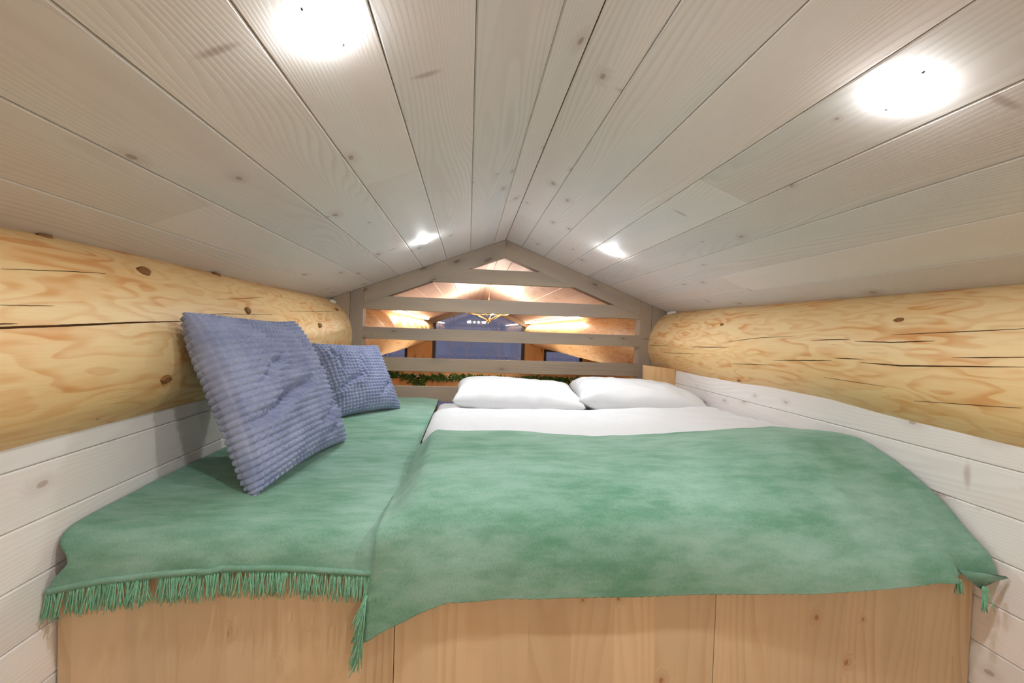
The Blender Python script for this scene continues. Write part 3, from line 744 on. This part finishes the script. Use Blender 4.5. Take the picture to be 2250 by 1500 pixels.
for k, (a, b, lb) in enumerate(((-2.298, -1.302, 'left'), (-.838, 1.358, 'middle'), (1.752, 2.718, 'right'))):
    window('window_%d' % (k+4), [(a, ZF+.1), (b, ZF+.1), (b, zh-.004), (a, zh-.004)], .06, 'tall lower window, %s one in the end wall' % lb)
# grey trim along the roof line of the far gable
for k, sd in enumerate((-1, 1)):
    xe = XA+sd*1.10
    t_ = prism('trim_%d' % (k+1), [(XA, ZA-.003), (xe, roof(xe)-.003), (xe, roof(xe)-.10), (XA, ZA-.10)], YF-.05, YF+.015, 'grey', None, (CS, 0, -sd*SN), .002)
    tag(t_, 'grey timber trim along the roof line above the far gable window', kind='structure')
for nm, x in (('left', XO0), ('right', XO1)):
    r_ = tag(empty('wall_outer_'+nm, (x, D2, 0)), 'timber side wall of the room beyond', kind='structure'); z = ZF
    while z < roof(x)-.02:
        h = min(.30, roof(x)-.006-z)
        if h > .03: boxo('board', (x-.06 if x < 0 else x, D2-.4, z+ZC), (x if x < 0 else x+.06, YF, z+h-.003+ZC), 'amber', r_, 'Y', .004)
        z += .30
fl2 = tag(empty('floor', (XA, D2, ZF+ZC)), 'plank floor of the room below', kind='structure'); x = XO0
while x < XO1:
    boxo('board', (x, D2-.4, ZF+ZC-.04), (min(x+.199, XO1), YF, ZF+ZC), 'floorw', fl2, 'Y', .003); x += .2
# partition below and beside the loft edge
pw = tag(empty('wall_partition', (XA, D2, 0)), 'timber partition under the loft edge', kind='structure')
for a, b, z0, z1 in ((XO0, XO1, ZF, -1.04), (XO0, -1.2, -1.04, .1), (1.72, XO1, -1.04, .1)):
    prism('board', [(a, z0), (b, z0), (b, min(z1, roof(b)-.01)), (a, min(z1, roof(a)-.01))], D2-.36, D2-.28, 'amber', pw, (1, 0, 0), .002)

# light strips under the roof beside the logs
for sd, y0, y1, lb in ((-1, 5.24, 9.15, 'warm light strip along the left log beyond the railing'), (1, 5.12, 9.95, 'warm light strip along the right log beyond the railing')):
    x = XA+sd*1.08; n = Vector((-sd*SN, 0, -CS)); o = V(x, y0, roof(x)); r_ = empty('led_strip', o); tag(r_, lb, 'light strip', 'light strips beyond the railing')
    t = Vector((sd*CS, 0, -SN))
    def bar(nm, w_, h0, h1, mat):
        q = [o+t*a+n*h+Vector((0, yy, 0)) for yy in (0, y1-y0) for a, h in ((-w_, h0), (w_, h0), (w_, h1), (-w_, h1))]
        pydata(nm, q, [[0, 1, 2, 3], [4, 5, 6, 7], [0, 1, 5, 4], [1, 2, 6, 5], [2, 3, 7, 6], [3, 0, 4, 7]], mat, r_)
    bar('channel', .022, .001, .012, 'trimwhite'); bar('diffuser', .018, .0125, .024, 'led')

# chandelier
cx, cy = .262, 5.83; ct = roof(cx)
ch = tag(empty('chandelier', V(cx, cy, ct)), 'brass chandelier hanging on a thin rod from the far ceiling', 'chandelier')
lathe('canopy', [(.0001, -.022), (.055, -.022), (.062, -.01), (.062, -.002), (.0001, -.002)], 'trimwhite', ch, Matrix.Translation(V(cx, cy, ct-.012)), 24)
tube('rod', [V(cx, cy, ct-.02), V(cx, cy, .34)], .005, 'brass', ch)
lathe('hub', [(.0001, -.03), (.02, -.025), (.028, 0), (.02, .03), (.0001, .035)], 'brass', ch, Matrix.Translation(V(cx, cy, .125)), 16)
lathe('hub', [(.0001, -.02), (.018, -.012), (.018, .02), (.0001, .024)], 'brass', ch, Matrix.Translation(V(cx, cy, .34)), 16)
for k in range(6):
    t = 2*math.pi*k/6+.3; dx, dy = math.cos(t), math.sin(t)
    arm = tube('arm', [V(cx, cy, .125), V(cx+.17*dx, cy+.17*dy, .205), V(cx+.29*dx, cy+.29*dy, .222)], .009, 'brass', ch)
    tube('strut', [V(cx+.29*dx, cy+.29*dy, .222), V(cx, cy, .34)], .005, 'brass', ch)
    lathe('bulb', [(.0001, .06), (.016, .055), (.022, .04), (.018, .015), (.010, 0)], 'bulb', arm, Matrix.Translation(V(cx+.29*dx, cy+.29*dy, .232)), 12)
vs_, fs = [], []; tube_into(vs_, fs, [V(cx+.29*math.cos(2*math.pi*k/40), cy+.29*math.sin(2*math.pi*k/40), .222) for k in range(41)], .006, 8, False)
pydata('ring', vs_, fs, 'brass', ch, True)

# garland along the timber band
ga = tag(empty('garland', V(.6, YF-.05, -1.10)), 'green leafy garland hung along the timber band under the far windows', 'garland')
rg = random.Random(4); path = []
for i in range(241):
    x = -1.95+i*5.1/240; path.append(V(x, YF-.045, -1.085-.035*abs(math.sin(x*1.9))-.02*nz(x*2, 1)))
tube('vine', path[::4], .012, 'leaf', ga, 6)
vs_, fs = [], []
def leaves(c, m, sp):
    for _ in range(m):
        d = Vector((rg.gauss(0, 1), -abs(rg.gauss(0, .5)), rg.gauss(0, .9))).normalized(); L = rg.uniform(.05, .11); s_ = d.cross(Vector((0, 1, .2))).normalized()*L*.22
        p = c+Vector((rg.gauss(0, sp), 0, rg.gauss(0, sp))); b = len(vs_)
        vs_.extend([p, p+d*L*.45+s_, p+d*L, p+d*L*.45-s_, p+d*L*.5+Vector((0, -.012, 0))]); fs.extend([[b, b+1, b+4], [b+1, b+2, b+4], [b+2, b+3, b+4], [b+3, b, b+4]])
for i, p in enumerate(path): leaves(p, 3+int(7*abs(math.sin(i*.31))**2), .020)
for k in range(10): leaves(V(-1.13+.02*k*math.sin(k), YF-.05, -1.14-.016*k), 10, .03)
tag(pydata('leaves', vs_, fs, 'leaf', ga), kind='stuff')
bvs, bfs = [], []; tube_into(bvs, bfs, [Vector((0, 0, -.012)), Vector((0, 0, -.006)), Vector((0, 0, .006)), Vector((0, 0, .012))], [.006, .017, .017, .006], 6)
bme = None
for x in (-1.12, -.42, 2.42):
    for _ in range(8):
        m = Matrix.Translation(V(x+rg.gauss(0, .035), YF-.12, -1.09+rg.gauss(0, .035)))
        if bme is None: b0 = pydata('berry', bvs, bfs, 'berry', ga, True, m); bme = b0.data
        else: link('berry', bme, ga, mw=m)

# snow in the dusk outside
tag(boxo('snow_ground', (-30, YF+.3, ZF+ZC-.3), (30, 60, ZF+ZC-.1), 'snow', None, 'X', 0), kind='structure', label='snow covered ground outside the windows')

# unseen uplights added down in the living room to brighten its ceiling and logs
def added_uplight(x, y, lb):
    r_ = tag(empty('added_uplight', V(x, y, ZF)), lb, 'lamp', 'unseen uplights added below the loft'); z0 = ZF
    lathe('base', [(.0001, .0), (.15, .0), (.15, .018), (.03, .03), (.0001, .03)], 'frame', r_, Matrix.Translation(V(x, y, z0)), 24)
    tube('pole', [V(x, y, z0+.02), V(x, y, z0+1.45)], .012, 'brass', r_)
    lathe('shade', [(.0001, .0), (.10, .03), (.15, .12), (.16, .28), (.154, .28), (.143, .12), (.09, .045), (.0001, .02)], 'trimwhite', r_, Matrix.Translation(V(x, y, z0+1.45)), 28)
    b = lathe('bulb', [(.0001, .11), (.03, .10), (.045, .06), (.035, .015), (.0001, .01)], 'uplightglow', r_, Matrix.Translation(V(x, y, z0+1.47)), 10)
for x, y, lb in ((-.50, 5.45, 'unseen uplight added below the loft, left one'), (1.0, 5.45, 'unseen uplight added below the loft, right one')): added_uplight(x, y, lb)
